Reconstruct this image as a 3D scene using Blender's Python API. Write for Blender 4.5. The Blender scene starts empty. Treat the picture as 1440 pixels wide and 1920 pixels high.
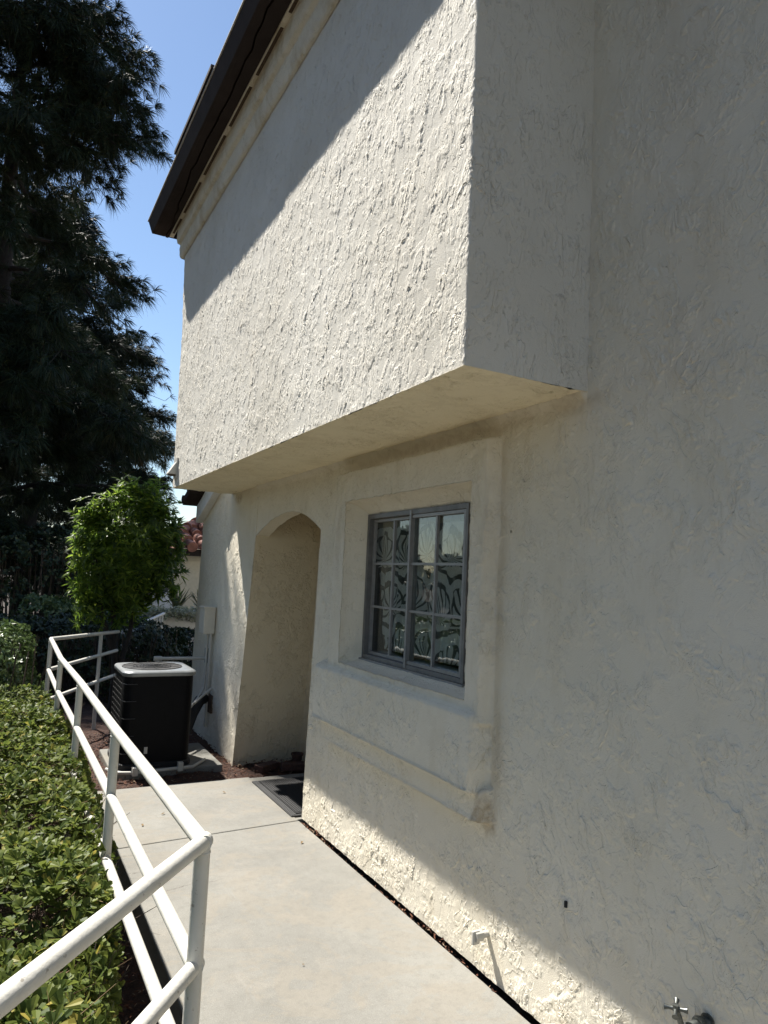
import bpy, math, random
import numpy as np
from mathutils import Vector
random.seed(4); rng = np.random.default_rng(4)
D = bpy.data; SC = bpy.context.scene; COL = SC.collection
R = math.radians

# ------------------------------------------------------------- camera
cam = D.cameras.new('camera'); co = D.objects.new('camera', cam); COL.objects.link(co); SC.camera = co
cam.sensor_fit = 'AUTO'; cam.sensor_width = 36; cam.lens = 1335/1920*36; cam.clip_start = .05; cam.clip_end = 2000
yaw, pitch, roll = R(28.011), R(5.292), R(2.634)
fw = Vector((math.sin(yaw)*math.cos(pitch), math.cos(yaw)*math.cos(pitch), math.sin(pitch)))
rt0 = Vector((math.cos(yaw), -math.sin(yaw), 0)); up0 = rt0.cross(fw)
rt = rt0*math.cos(roll)+up0*math.sin(roll); up = -rt0*math.sin(roll)+up0*math.cos(roll)
from mathutils import Matrix
M = Matrix((rt, up, -fw)).transposed().to_4x4(); M.translation = Vector((0, 0, 1.55)); co.matrix_world = M

# ------------------------------------------------------------- light
SUN = Vector((-1.0, 2.28, 3.74)).normalized()
wd = D.worlds.new('World'); SC.world = wd; wd.use_nodes = True
nt = wd.node_tree; bg = nt.nodes['Background']; sky = nt.nodes.new('ShaderNodeTexSky')
sky.sky_type = 'NISHITA'; sky.sun_disc = False
sky.sun_elevation = math.asin(SUN.z); sky.sun_rotation = math.atan2(SUN.x, SUN.y)
sky.air_density = 1.15; sky.dust_density = .25; sky.ozone_density = 2.6; sky.altitude = 100
nt.links.new(sky.outputs[0], bg.inputs[0]); bg.inputs[1].default_value = .068
sl = D.lights.new('sun', 'SUN'); sl.energy = 5.0; sl.angle = R(.53); sl.color = (1, .955, .88)
so = D.objects.new('sun', sl); COL.objects.link(so); so.location = (-6, 14, 22)
so.rotation_euler = (-SUN).to_track_quat('-Z', 'Y').to_euler()
SC.view_settings.view_transform = 'Standard'; SC.view_settings.look = 'None'
SC.view_settings.exposure = 1.19; SC.view_settings.gamma = 1
SC.view_settings.use_curve_mapping = False
SC.cycles.max_bounces = 8; SC.cycles.diffuse_bounces = 5; SC.cycles.transparent_max_bounces = 12

# ------------------------------------------------------------- materials
def newmat(name):
    m = D.materials.new(name); m.use_nodes = True; return m, m.node_tree, m.node_tree.nodes['Principled BSDF']
class N:
    """tiny node helper"""
    def __init__(s, nt): s.nt = nt; s.pos = None
    def n(s, t, **k):
        o = s.nt.nodes.new(t)
        for a, b in k.items(): setattr(o, a, b)
        return o
    def l(s, a, b): s.nt.links.new(a, b)
    def P(s, scale=None):
        if s.pos is None: s.pos = s.n('ShaderNodeNewGeometry').outputs['Position']
        if scale is None: return s.pos
        v = s.n('ShaderNodeVectorMath', operation='MULTIPLY'); s.l(s.pos, v.inputs[0]); v.inputs[1].default_value = scale
        return v.outputs[0]
    def noise(s, vec, scale, detail=3, rough=.5, dist=0, out='Fac'):
        o = s.n('ShaderNodeTexNoise'); s.l(vec, o.inputs['Vector']); o.inputs['Scale'].default_value = scale
        o.inputs['Detail'].default_value = detail; o.inputs['Roughness'].default_value = rough; o.inputs['Distortion'].default_value = dist
        return o.outputs[out]
    def mr(s, v, a, b, c=0, d=1, smooth=False):
        o = s.n('ShaderNodeMapRange'); o.clamp = True
        if smooth: o.interpolation_type = 'SMOOTHSTEP'
        s.l(v, o.inputs['Value'])
        for i, x in zip((1, 2, 3, 4), (a, b, c, d)): o.inputs[i].default_value = x
        return o.outputs['Result']
    def m(s, op, a, b=None, c=None):
        o = s.n('ShaderNodeMath', operation=op)
        for i, x in enumerate((a, b, c)):
            if x is None: continue
            if isinstance(x, (int, float)): o.inputs[i].default_value = x
            else: s.l(x, o.inputs[i])
        return o.outputs[0]
    def mix(s, f, a, b):
        o = s.n('ShaderNodeMix', data_type='RGBA')
        if isinstance(f, (int, float)): o.inputs[0].default_value = f
        else: s.l(f, o.inputs[0])
        for i, x in ((6, a), (7, b)):
            if isinstance(x, tuple): o.inputs[i].default_value = (*x, 1)
            else: s.l(x, o.inputs[i])
        return o.outputs[2]
    def bump(s, h, strength, dist, bsdf):
        o = s.n('ShaderNodeBump'); s.l(h, o.inputs['Height']); o.inputs['Strength'].default_value = strength; o.inputs['Distance'].default_value = dist
        s.l(o.outputs[0], bsdf.inputs['Normal'])
def warp(k, vec, sc, amt):
    c = k.noise(vec, sc, 2, out='Color')
    a = k.n('ShaderNodeVectorMath', operation='SUBTRACT'); k.l(c, a.inputs[0]); a.inputs[1].default_value = (.5, .5, .5)
    b = k.n('ShaderNodeVectorMath', operation='SCALE'); k.l(a.outputs[0], b.inputs[0]); b.inputs['Scale'].default_value = amt
    d = k.n('ShaderNodeVectorMath', operation='ADD'); k.l(vec, d.inputs[0]); k.l(b.outputs[0], d.inputs[1])
    return d.outputs[0]

def stucco(name, col, col2, amp=1.0, zs=.45, cover=.5, fine=1.0, stain=0.0, tilt=0.0, crack=1.0, spots=()):
    m, nt, b = newmat(name); k = N(nt)
    P = k.P()
    rot = k.n('ShaderNodeMapping'); k.l(P, rot.inputs['Vector']); rot.inputs['Rotation'].default_value = (tilt, 0, 0)
    rot.inputs['Scale'].default_value = (1, 1, zs)
    W = warp(k, rot.outputs[0], 4, .16)
    W2 = warp(k, W, 26, .022)
    patch = k.mr(k.noise(P, 2.4, 3, .6), .60-cover*.30, .74-cover*.30, .10, 1, True)
    brk = k.mr(k.noise(P, 13, 3, .6), .44, .56, .0, 1, True)      # ridges come and go
    brk2 = k.mr(k.noise(P, 7, 3, .6), .46, .58, .0, 1, True)
    # flat trowelled plates ending in a sharp torn lip
    sy = k.n('ShaderNodeSeparateXYZ'); k.l(W2, sy.inputs[0])
    def plates(sc, det, f, edge, lip, ky=0):
        fr = k.m('FRACT', k.m('ADD', k.m('SUBTRACT', k.m('MULTIPLY', k.noise(W2, sc, det, .5), f), k.m('MULTIPLY', sy.outputs[1], ky)), 50.0))
        body = k.m('MULTIPLY', k.mr(fr, 0, .55, 0, 1, True), k.mr(fr, 1-edge, 1, 1, 0, True))
        li = k.m('MULTIPLY', k.mr(fr, 1-edge*3.2, 1-edge, 0, 1, True), k.mr(fr, 1-edge, 1-edge*.3, 1, 0, True))
        return k.m('ADD', body, k.m('MULTIPLY', li, lip*.5))
    t1 = plates(3.6, 3, 6, .04, .7, 5); t2 = plates(11, 3, 4, .06, .6, 14); t3 = plates(34, 2, 3, .10, .4, 30)
    h = k.m('MULTIPLY', k.m('MULTIPLY', t1, .0034*amp), k.m('MAXIMUM', brk2, .25))
    h = k.m('ADD', h, k.m('MULTIPLY', k.m('MULTIPLY', t2, .0024*amp), brk))
    h = k.m('ADD', h, k.m('MULTIPLY', k.m('MULTIPLY', t3, .0014*amp), brk2))
    h = k.m('MULTIPLY', h, patch)
    pit = k.m('MULTIPLY', k.mr(k.noise(W2, 75, 3, .65, .6), .575, .64, 0, 1, True), k.m('MULTIPLY', brk, patch))
    crk = k.mr(k.m('ABSOLUTE', k.m('SUBTRACT', k.noise(W2, 7, 4, .6), .5)), .0, .010, 1, 0, True)
    crk = k.m('MULTIPLY', crk, k.m('MULTIPLY', brk2, patch))
    h = k.m('SUBTRACT', h, k.m('ADD', k.m('MULTIPLY', pit, .0030*amp*crack), k.m('MULTIPLY', crk, .0034*amp*crack)))
    gr = k.noise(P, 260, 3, .65)
    h = k.m('ADD', h, k.m('MULTIPLY', gr, .0013*fine))
    h = k.m('ADD', h, k.m('MULTIPLY', k.noise(P, 3.2, 2), .006))
    h = k.m('ADD', h, k.m('MULTIPLY', k.noise(P, 16, 2), .0009))
    dn = k.n('ShaderNodeDisplacement'); k.l(h, dn.inputs['Height']); dn.inputs['Midlevel'].default_value = .005; dn.inputs['Scale'].default_value = 1
    k.l(dn.outputs[0], nt.nodes['Material Output'].inputs['Displacement']); m.displacement_method = 'BOTH'
    c = k.mix(k.mr(k.noise(P, 1.1, 4, .6), .35, .65), col, col2)
    c = k.mix(k.mr(k.noise(P, 9, 4, .7), .55, .8, 0, .25), c, tuple(x*.86 for x in col))
    # small dark pits and grime specks
    sp = k.mr(k.noise(P, 45, 3, .7), .70, .74, 0, .45)
    c = k.mix(sp, c, (.30, .26, .19))
    if stain:
        c = k.mix(k.mr(k.noise(k.P((1, 1, .35)), 4, 6, .75), .50, .72, 0, stain), c, (.46, .37, .22))
    for (cx, cy, cz, ry, rz, f) in spots:        # local water and rust stains with ragged outlines
        v = k.n('ShaderNodeVectorMath', operation='SUBTRACT'); k.l(warp(k, P, 11, .09), v.inputs[0]); v.inputs[1].default_value = (cx, cy, cz)
        u = k.n('ShaderNodeVectorMath', operation='MULTIPLY'); k.l(v.outputs[0], u.inputs[0]); u.inputs[1].default_value = (.0, 1/ry, 1/rz) if rz < 5 else (1/rz*60, 1/ry, 0)
        ln = k.n('ShaderNodeVectorMath', operation='LENGTH'); k.l(u.outputs[0], ln.inputs[0])
        c = k.mix(k.m('MULTIPLY', k.mr(ln.outputs['Value'], .35, 1.1, f, 0, True), k.mr(k.noise(P, 30, 4, .7), .35, .6, .4, 1)), c, (.26, .17, .075))
    k.l(c, b.inputs['Base Color']); b.inputs['Roughness'].default_value = .85; b.inputs['Specular IOR Level'].default_value = .25
    return m
def plain(name, col, rough=.5, metal=0, spec=.5, var=.12, scale=20, bump=0, bscale=80):
    m, nt, b = newmat(name); k = N(nt)
    c = k.mix(k.mr(k.noise(k.P(), scale, 4, .6), .35, .7), col, tuple(x*(1-var) for x in col))
    k.l(c, b.inputs['Base Color']); b.inputs['Roughness'].default_value = rough; b.inputs['Metallic'].default_value = metal
    b.inputs['Specular IOR Level'].default_value = spec
    if bump: k.bump(k.noise(k.P(), bscale, 4, .6), bump, .01, b)
    return m
def leafmat(name, c1, c2, c3, rough=.35, trans=.25, spec=.5, f3=.85, tg=1.0):
    m, nt, b = newmat(name); k = N(nt)
    g = k.n('ShaderNodeNewGeometry'); r = g.outputs['Random Per Island']
    c = k.mix(k.mr(r, .1, .75), c1, c2); c = k.mix(k.mr(r, f3, min(f3+.06, 1)), c, c3)
    k.l(c, b.inputs['Base Color']); b.inputs['Roughness'].default_value = rough; b.inputs['Specular IOR Level'].default_value = spec
    t = k.n('ShaderNodeBsdfTranslucent'); vs = k.n('ShaderNodeVectorMath', operation='SCALE'); k.l(c, vs.inputs[0]); vs.inputs['Scale'].default_value = tg; k.l(vs.outputs[0], t.inputs[0])
    ms = k.n('ShaderNodeMixShader'); ms.inputs[0].default_value = trans
    k.l(b.outputs[0], ms.inputs[1]); k.l(t.outputs[0], ms.inputs[2]); k.l(ms.outputs[0], nt.nodes['Material Output'].inputs[0])
    return m

def railmat():
    m, nt, b = newmat('old_white_rail_paint'); k = N(nt); P = k.P()
    c = k.mix(k.mr(k.noise(P, 7, 4, .6), .35, .7), (.60, .585, .53), (.52, .505, .455))
    c = k.mix(k.mr(k.noise(P, 60, 3, .7), .66, .70, 0, .6), c, (.20, .16, .12))
    c = k.mix(k.mr(k.noise(P, 18, 5, .8), .63, .72, 0, .5), c, (.34, .31, .26))
    k.l(c, b.inputs['Base Color']); b.inputs['Roughness'].default_value = .45; b.inputs['Specular IOR Level'].default_value = .35
    k.bump(k.m('ADD', k.noise(P, 90, 3, .6), k.m('MULTIPLY', k.noise(P, 12, 2), 2.0)), .25, .004, b); return m
CW, CW2 = (.755, .70, .585), (.70, .645, .525)
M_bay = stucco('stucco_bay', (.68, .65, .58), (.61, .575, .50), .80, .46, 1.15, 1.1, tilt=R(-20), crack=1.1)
M_wall = stucco('stucco_wall', CW, CW2, 1.0, .75, .95, 1.1, .22, crack=.5, spots=((1.8, 2.40, .62, .05, .11, .65), (1.8, 2.36, .85, .05, .20, .22), (1.8, 2.38, 1.6, .045, .55, .16), (1.8, 3.86, 1.75, .05, .30, .18), (1.8, 6.2, 2.2, .14, .06, .6), (1.8, 2.9, 2.21, .9, .035, .28), (1.8, 1.95, 2.22, .2, .05, .3)))
M_soff = stucco('stucco_soffit', (.86, .77, .57), (.82, .73, .53), 1.1, 1, .7, .6, .35)
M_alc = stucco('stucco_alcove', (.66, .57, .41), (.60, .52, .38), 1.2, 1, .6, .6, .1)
M_trim = stucco('stucco_trim', (.76, .72, .62), (.62, .58, .48), 1.1, 1, .9, 1.3, .8)
M_brown = plain('brown_fascia_paint', (.046, .036, .033), .8, spec=.1, var=.25, scale=6, bump=.3, bscale=40)
M_flash = plain('pale_drip_edge', (.5, .48, .44), .5)
M_vent = plain('rusty_vent_slot', (.10, .065, .04), .8, var=.6, scale=60)
M_rail = railmat()
M_alu = plain('dull_aluminium', (.30, .295, .29), .45, .3, var=.2, scale=30)
M_alud = plain('weathered_aluminium', (.20, .195, .19), .5, .3, var=.35, scale=14)
M_black = plain('black_rubber', (.012, .012, .013), .7, bump=.4, bscale=200)
M_rim = plain('grey_rubber', (.055, .055, .055), .6)
M_ac = plain('black_cabinet_paint', (.006, .006, .007), .55, spec=.12, var=.3)
M_actop = plain('grey_metal_cover', (.27, .285, .29), .35, .3, var=.2)
M_wire = plain('dark_wire', (.05, .05, .05), .4, .5)
M_pvc = plain('white_pipe_paint', (.50, .48, .43), .55)
M_boxp = plain('beige_box_paint', (.60, .56, .48), .5)
M_brass = plain('weathered_brass', (.16, .17, .16), .42, .8, var=.5, scale=90)
M_bark = plain('pine_bark', (.035, .028, .024), .9, var=.6, scale=12, bump=1, bscale=25)
M_stem = plain('shrub_stem', (.075, .055, .038), .85, var=.5, scale=40)
M_tile = plain('clay_roof_tile', (.34, .14, .095), .75, var=.55, scale=4, bump=.4)
M_houset = plain('cream_house_wall', (.62, .57, .45), .8, bump=.3)
M_white = plain('white_paint', (.78, .77, .74), .5)
M_brick = plain('dark_brick', (.09, .045, .035), .85, var=.5, scale=50, bump=.6)
M_dark = plain('dark_interior', (.05, .045, .04), .9)
M_leafF = leafmat('glossy_hedge_leaf', (.055, .085, .020), (.145, .175, .036), (.34, .28, .06), .48, .35, .18, .945, tg=1.4)
M_leafH = leafmat('pale_hedge_leaf', (.075, .12, .035), (.11, .16, .055), (.15, .19, .07), .35, .25, .6)
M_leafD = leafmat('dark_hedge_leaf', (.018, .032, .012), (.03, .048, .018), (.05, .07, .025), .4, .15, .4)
M_leafT = leafmat('shrub_tree_leaf', (.034, .058, .011), (.08, .12, .015), (.16, .20, .03), .4, .42, .25, tg=4.0)
M_need = leafmat('pine_needle', (.014, .026, .013), (.026, .042, .018), (.05, .055, .022), .55, .12, .25)
M_need2 = leafmat('pine_needle_far', (.010, .018, .010), (.018, .028, .014), (.03, .035, .018), .6, .1, .2)
M_far = leafmat('far_tree_leaf', (.022, .034, .018), (.035, .05, .025), (.05, .06, .03), .6, .1, .2)
M_dry = leafmat('dry_stem', (.16, .11, .06), (.24, .17, .09), (.10, .06, .03), .8, .1, .2)
M_agave = leafmat('strap_leaf', (.09, .11, .045), (.14, .16, .06), (.22, .2, .1), .45, .2, .4)
M_flow = leafmat('pale_trailing_leaf', (.30, .33, .20), (.45, .46, .35), (.55, .55, .5), .6, .2, .3)

def concrete():
    m, nt, b = newmat('path_concrete'); k = N(nt); P = k.P()
    c = k.mix(k.mr(k.noise(P, 1.4, 5, .65), .35, .68), (.215, .210, .188), (.150, .146, .130))
    c = k.mix(k.mr(k.noise(P, 4, 5, .7, .6), .52, .72, 0, .55), c, (.25, .225, .185))
    c = k.mix(k.mr(k.noise(P, 90, 3, .7), .60, .72, 0, .35), c, (.16, .14, .12))
    c = k.mix(k.mr(k.noise(P, 16, 4, .75), .66, .75, 0, .25), c, (.19, .165, .13))
    c = k.mix(k.mr(k.noise(P, 260, 2, .6), .4, .7, 0, .18), c, (.42, .40, .36))
    sp = k.n('ShaderNodeSeparateXYZ'); k.l(P, sp.inputs[0]); c = k.mix(k.mr(k.noise(P, 190, 3, .75), .56, .66, 0, .5), c, (.12, .11, .095)); c = k.mix(k.mr(k.noise(P, 135, 3, .75), .60, .68, 0, .5), c, (.33, .32, .30)); X_, Y_ = sp.outputs[0], sp.outputs[1]
    for y0, sl2, xm, wd in ((3.52, .13, 1.12, .0016), (3.86, .05, .98, .0012), (2.2, -.5, 2, .0)):
        if not wd: continue
        ln = k.m('ADD', k.m('MULTIPLY', X_, sl2), k.m('MULTIPLY', k.noise(P, 9, 4, .7), .10))
        dd = k.m('ABSOLUTE', k.m('SUBTRACT', k.m('SUBTRACT', Y_, y0-.05), ln))
        f = k.m('MULTIPLY', k.mr(dd, wd, wd*2.5, 1, 0), k.mr(X_, xm-.1, xm, 1, 0)); c = k.mix(k.m('MULTIPLY', f, .75), c, (.07, .06, .05))
    # faint trowel sweeps and an old damp tide line
    c = k.mix(k.mr(k.noise(k.P((1, .25, 1)), 22, 4, .7, 1.2), .55, .75, 0, .28), c, (.27, .26, .24))
    c = k.mix(k.mr(k.noise(P, 2.3, 6, .75, 1.5), .50, .54, 0, .40), c, (.225, .200, .160))
    c = k.mix(k.mr(k.noise(P, 24, 5, .8), .48, .70, 0, .45), c, (.135, .13, .115))
    k.l(c, b.inputs['Base Color']); b.inputs['Roughness'].default_value = .8; b.inputs['Specular IOR Level'].default_value = .3
    k.bump(k.m('ADD', k.m('MULTIPLY', k.noise(P, 150, 4, .65), .5), k.noise(P, 9, 3)), .35, .006, b)
    return m
M_conc = concrete()
def dirt(name, a, b_, c_):
    m, nt, b = newmat(name); k = N(nt); P = k.P()
    c = k.mix(k.mr(k.noise(P, 30, 5, .7), .4, .6), a, b_); c = k.mix(k.mr(k.noise(P, 110, 3, .7), .55, .7), c, c_)
    k.l(c, b.inputs['Base Color']); b.inputs['Roughness'].default_value = .95
    k.bump(k.noise(P, 70, 5, .7), 1, .03, b); return m
M_mulch = dirt('mulch', (.075, .034, .022), (.045, .022, .015), (.13, .075, .05))
M_soil = dirt('soil', (.055, .04, .028), (.03, .022, .016), (.10, .075, .05))
M_chip = leafmat('bark_chip', (.09, .035, .022), (.16, .075, .045), (.30, .22, .15), .85, .05, .2)
def glass():
    m, nt, b = newmat('window_glass'); k = N(nt); nt.nodes.remove(b)
    gm = k.n('ShaderNodeNewGeometry'); dt = k.n('ShaderNodeVectorMath', operation='DOT_PRODUCT'); k.l(gm.outputs['Normal'], dt.inputs[0]); k.l(gm.outputs['Incoming'], dt.inputs[1])
    f = k.m('ADD', .085, k.m('MULTIPLY', .915, k.m('POWER', k.m('SUBTRACT', 1.0, k.m('ABSOLUTE', dt.outputs['Value'])), 5.0)))
    t = k.n('ShaderNodeBsdfTransparent'); t.inputs[0].default_value = (.82, .85, .84, 1)
    g = k.n('ShaderNodeBsdfGlossy'); g.inputs['Roughness'].default_value = .015
    k.bump  # slight waviness of the pane
    bo = k.n('ShaderNodeBump'); bo.inputs['Strength'].default_value = .05; bo.inputs['Distance'].default_value = .02
    k.l(k.noise(k.P(), 6, 2), bo.inputs['Height']); k.l(bo.outputs[0], g.inputs['Normal'])
    ms = k.n('ShaderNodeMixShader'); k.l(f, ms.inputs[0]); k.l(t.outputs[0], ms.inputs[1]); k.l(g.outputs[0], ms.inputs[2])
    k.l(ms.outputs[0], nt.nodes['Material Output'].inputs[0]); return m
M_glass = glass()
def curtainmat():
    m, nt, b = newmat('leaf_pattern_curtain'); k = N(nt)
    sep = k.n('ShaderNodeSeparateXYZ'); k.l(warp(k, k.P(), 3.2, .20), sep.inputs[0])
    y, z = sep.outputs[1], sep.outputs[2]
    # fans of curved fronds radiating from repeating centres
    cell, ch = .235, .27
    row = k.m('FLOOR', k.m('DIVIDE', z, ch))
    yy = k.m('ADD', k.m('DIVIDE', y, cell), k.m('MULTIPLY', k.m('MODULO', row, 2), .5))
    u = k.m('SUBTRACT', k.m('FRACT', yy), .5); v = k.m('SUBTRACT', k.m('FRACT', k.m('DIVIDE', z, ch)), .12)
    r = k.m('SQRT', k.m('ADD', k.m('MULTIPLY', u, u), k.m('MULTIPLY', v, v)))
    a = k.m('ARCTAN2', u, v)
    wob = k.mr(k.noise(k.P(), 7, 2), 0, 1, -1.2, 1.2)
    ph = k.m('ADD', k.m('ADD', k.m('MULTIPLY', a, 15), k.m('MULTIPLY', k.m('MULTIPLY', r, r), k.m('MULTIPLY', k.m('SIGN', u), 16))), wob)
    s = k.m('SINE', ph)
    s2 = k.m('SINE', k.m('ADD', k.m('MULTIPLY', r, 20), k.m('MULTIPLY', k.noise(k.P(), 5, 3), 14)))
    pick = k.mr(k.m('ADD', r, k.m('MULTIPLY', k.noise(k.P(), 9, 2), .2)), .58, .62)
    q = k.n('ShaderNodeMix', data_type='FLOAT'); k.l(pick, q.inputs[0]); k.l(s, q.inputs[2]); k.l(s2, q.inputs[3])
    f = k.mr(q.outputs[0], -.55, -.30)
    c = k.mix(f, (.10, .105, .10), (.74, .73, .70))
    sz = k.n('ShaderNodeSeparateXYZ'); k.l(k.P(), sz.inputs[0]); c = k.mix(k.mr(sz.outputs[2], 1.84, 1.845), c, (.30, .27, .20))
    k.l(c, b.inputs['Base Color']); b.inputs['Roughness'].default_value = .9
    return m
M_curt = curtainmat()

# ------------------------------------------------------------- mesh helpers
def tag(o, label=None, cat=None, group=None, kind=None):
    if label: o['label'] = label
    if cat: o['category'] = cat
    if group: o['group'] = group
    if kind: o['kind'] = kind
    return o
def thing(name, label, cat, loc=(0, 0, 0), group=None):
    o = D.objects.new(name, None); COL.objects.link(o); o.location = loc; o.empty_display_size = .1
    return tag(o, label, cat, group)
def wpos(o):
    v = Vector((0, 0, 0))
    while o is not None: v += o.location; o = o.parent
    return v
class MB:
    def __init__(s): s.v = []; s.f = []; s.n = 0
    def add(s, V, F):
        V = np.asarray(V, float).reshape(-1, 3)
        s.v.append(V); s.f.extend([tuple(int(i)+s.n for i in f) for f in F]); s.n += len(V); return s
    def box(s, lo, hi, M=None):
        x0, y0, z0 = lo; x1, y1, z1 = hi
        V = np.array([(x, y, z) for z in (z0, z1) for y in (y0, y1) for x in (x0, x1)], float)
        if M is not None: V = np.array([tuple(M @ Vector(v)) for v in V])
        return s.add(V, [(0, 2, 3, 1), (4, 5, 7, 6), (0, 1, 5, 4), (2, 6, 7, 3), (0, 4, 6, 2), (1, 3, 7, 5)])
    def tube(s, pts, r, seg=12, cap=True, r2=None):
        pts = [Vector(p) for p in pts]; n = len(pts); V = []
        rr = r if isinstance(r, (list, tuple)) else ([r]*n if r2 is None else [r+(r2-r)*i/(n-1) for i in range(n)])
        d0 = (pts[1]-pts[0]).normalized(); ref = Vector((0, 0, 1)) if abs(d0.z) < .9 else Vector((1, 0, 0))
        a = d0.cross(ref).normalized()
        for i, p in enumerate(pts):
            d = (pts[min(i+1, n-1)]-pts[max(i-1, 0)]).normalized()
            a = (a-d*a.dot(d)).normalized(); b = d.cross(a)
            for j in range(seg):
                t = 2*math.pi*j/seg; V.append(tuple(p+(a*math.cos(t)+b*math.sin(t))*rr[i]))
        F = [(i*seg+j, i*seg+(j+1) % seg, (i+1)*seg+(j+1) % seg, (i+1)*seg+j) for i in range(n-1) for j in range(seg)]
        if cap: F += [tuple(range(seg))[::-1], tuple((n-1)*seg+j for j in range(seg))]
        return s.add(V, F)
    def lathe(s, prof, c, axis='z', seg=20):
        V = []
        for r, h in prof:
            for j in range(seg):
                t = 2*math.pi*j/seg; x, y = r*math.cos(t), r*math.sin(t)
                p = {'z': (x, y, h), 'x': (h, x, y), 'y': (y, h, x)}[axis]
                V.append((c[0]+p[0], c[1]+p[1], c[2]+p[2]))
        n = len(prof)
        F = [(i*seg+j, i*seg+(j+1) % seg, (i+1)*seg+(j+1) % seg, (i+1)*seg+j) for i in range(n-1) for j in range(seg)]
        F += [tuple(range(seg))[::-1], tuple((n-1)*seg+j for j in range(seg))]
        return s.add(V, F)
    def build(s, name, mat, parent=None, smooth=False, bevel=0):
        V = np.concatenate(s.v); return mk(name, V, s.f, mat, parent, smooth, bevel)
def mk(name, V, F, mat, parent=None, smooth=False, bevel=0):
    V = np.asarray(V, float)
    if parent is not None: V = V-np.array(wpos(parent))
    me = D.meshes.new(name)
    if isinstance(F, np.ndarray):
        nf, k = F.shape; me.vertices.add(len(V)); me.vertices.foreach_set('co', V.astype(np.float32).ravel())
        me.loops.add(nf*k); me.loops.foreach_set('vertex_index', F.astype(np.int32).ravel())
        me.polygons.add(nf); me.polygons.foreach_set('loop_start', np.arange(0, nf*k, k, dtype=np.int32))
        me.update(calc_edges=True)
    else: me.from_pydata([tuple(v) for v in V], [], F)
    me.validate()
    me.polygons.foreach_set('use_smooth', [smooth]*len(me.polygons)); me.update()
    if smooth and not isinstance(F, np.ndarray): me.set_sharp_from_angle(angle=R(42))
    me.materials.append(mat)
    o = D.objects.new(name, me); COL.objects.link(o)
    if parent is not None: o.parent = parent
    if bevel:
        b = o.modifiers.new('bevel', 'BEVEL'); b.width = bevel; b.segments = 2; b.limit_method = 'ANGLE'
    return o
class Weld:
    """collects structured patches, welds coincident vertices"""
    def __init__(s): s.V = []; s.F = []; s.n = 0
    def patch(s, G, flip=False):
        nu, nv = G.shape[:2]; idx = np.arange(nu*nv).reshape(nu, nv)+s.n
        f = np.stack([idx[:-1, :-1], idx[1:, :-1], idx[1:, 1:], idx[:-1, 1:]], -1).reshape(-1, 4)
        if flip: f = f[:, ::-1]
        s.V.append(G.reshape(-1, 3)); s.F.append(f); s.n += nu*nv
    def build(s, name, mat, parent, smooth=True):
        V = np.concatenate(s.V); F = np.concatenate(s.F)
        q = np.round(V, 4); u, first, inv = np.unique(q, axis=0, return_index=True, return_inverse=True)
        return mk(name, V[first], inv.reshape(-1)[F], mat, parent, smooth)
def lin(a, b, res): return np.linspace(a, b, max(2, int(round(abs(b-a)/res))+1))
def sst(x, a, b):
    t = np.clip((x-a)/(b-a), 0, 1); return t*t*(3-2*t)

# ------------------------------------------------------------- ground, path
WX = 1.823; BX = 1.283; ZS = 2.255; YN = 1.897
g = MB(); g.add([(-150, -60, -.22), (150, -60, -.22), (150, 200, -.22), (-150, 200, -.22)], [(0, 1, 2, 3)])
tag(g.build('ground', M_soil), kind='structure')
# mulch bed beside and beyond the slab, gently uneven
xs = lin(-6, 2.42, .05); ys = lin(-3, 13, .05); X, Y = np.meshgrid(xs, ys, indexing='ij')
Z = -.13+.085*sst(Y, 5.0, 5.6)*sst(X, .2, .8)+.012*np.sin(X*9+Y*4)*np.sin(Y*7-X*3)+.006*rng.standard_normal(X.shape)
w = Weld(); w.patch(np.stack([X, Y, Z], -1)); o = w.build('mulch_bed', M_mulch, None); tag(o, kind='structure')
# concrete path slabs with joints (a gap left at the wall)
p = MB()
cuts = [-3.2, -.2, 1.55, 4.29, 5.34]
def slab(y0, y1, sk0, sk1):
    xa, xb = .695, 1.796
    V = []
    for z in (-.14, 0): V += [(xa, y0+sk0[0], z), (xb, y0+sk0[1], z), (xb, y1+sk1[0], z), (xa, y1+sk1[0], z)]
    V[3] = (xa, y1+sk1[0], -.14); V[2] = (xb, y1+sk1[1], -.14); V[7] = (xa, y1+sk1[0], 0); V[6] = (xb, y1+sk1[1], 0)
    p.add(V, [(0, 3, 2, 1), (4, 5, 6, 7), (0, 1, 5, 4), (1, 2, 6, 5), (2, 3, 7, 6), (3, 0, 4, 7)])
slab(-3.2, -.2, (0, 0), (0, 0)); slab(-.193, 1.35, (0, 0), (0, 0)); slab(1.357, 4.25, (0, 0), (0, .08))
slab(4.257, 5.36, (0, .08), (0, 0))
o = p.build('path', M_conc, bevel=.006); tag(o, kind='structure')
p = MB(); p.box((1.796, 4.36, -.14), (2.42, 5.34, -.004)); tag(p.build('entry_floor', M_conc), kind='structure')
# grime packed in the gap at the wall foot
xs = lin(1.78, 1.90, .01); ys = lin(-3, 4.36, .02); X, Y = np.meshgrid(xs, ys, indexing='ij')
w = Weld(); w.patch(np.stack([X, Y, -.055+.03*rng.random(X.shape)], -1)); tag(w.build('gap_dirt', M_soil, None), kind='structure')

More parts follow.
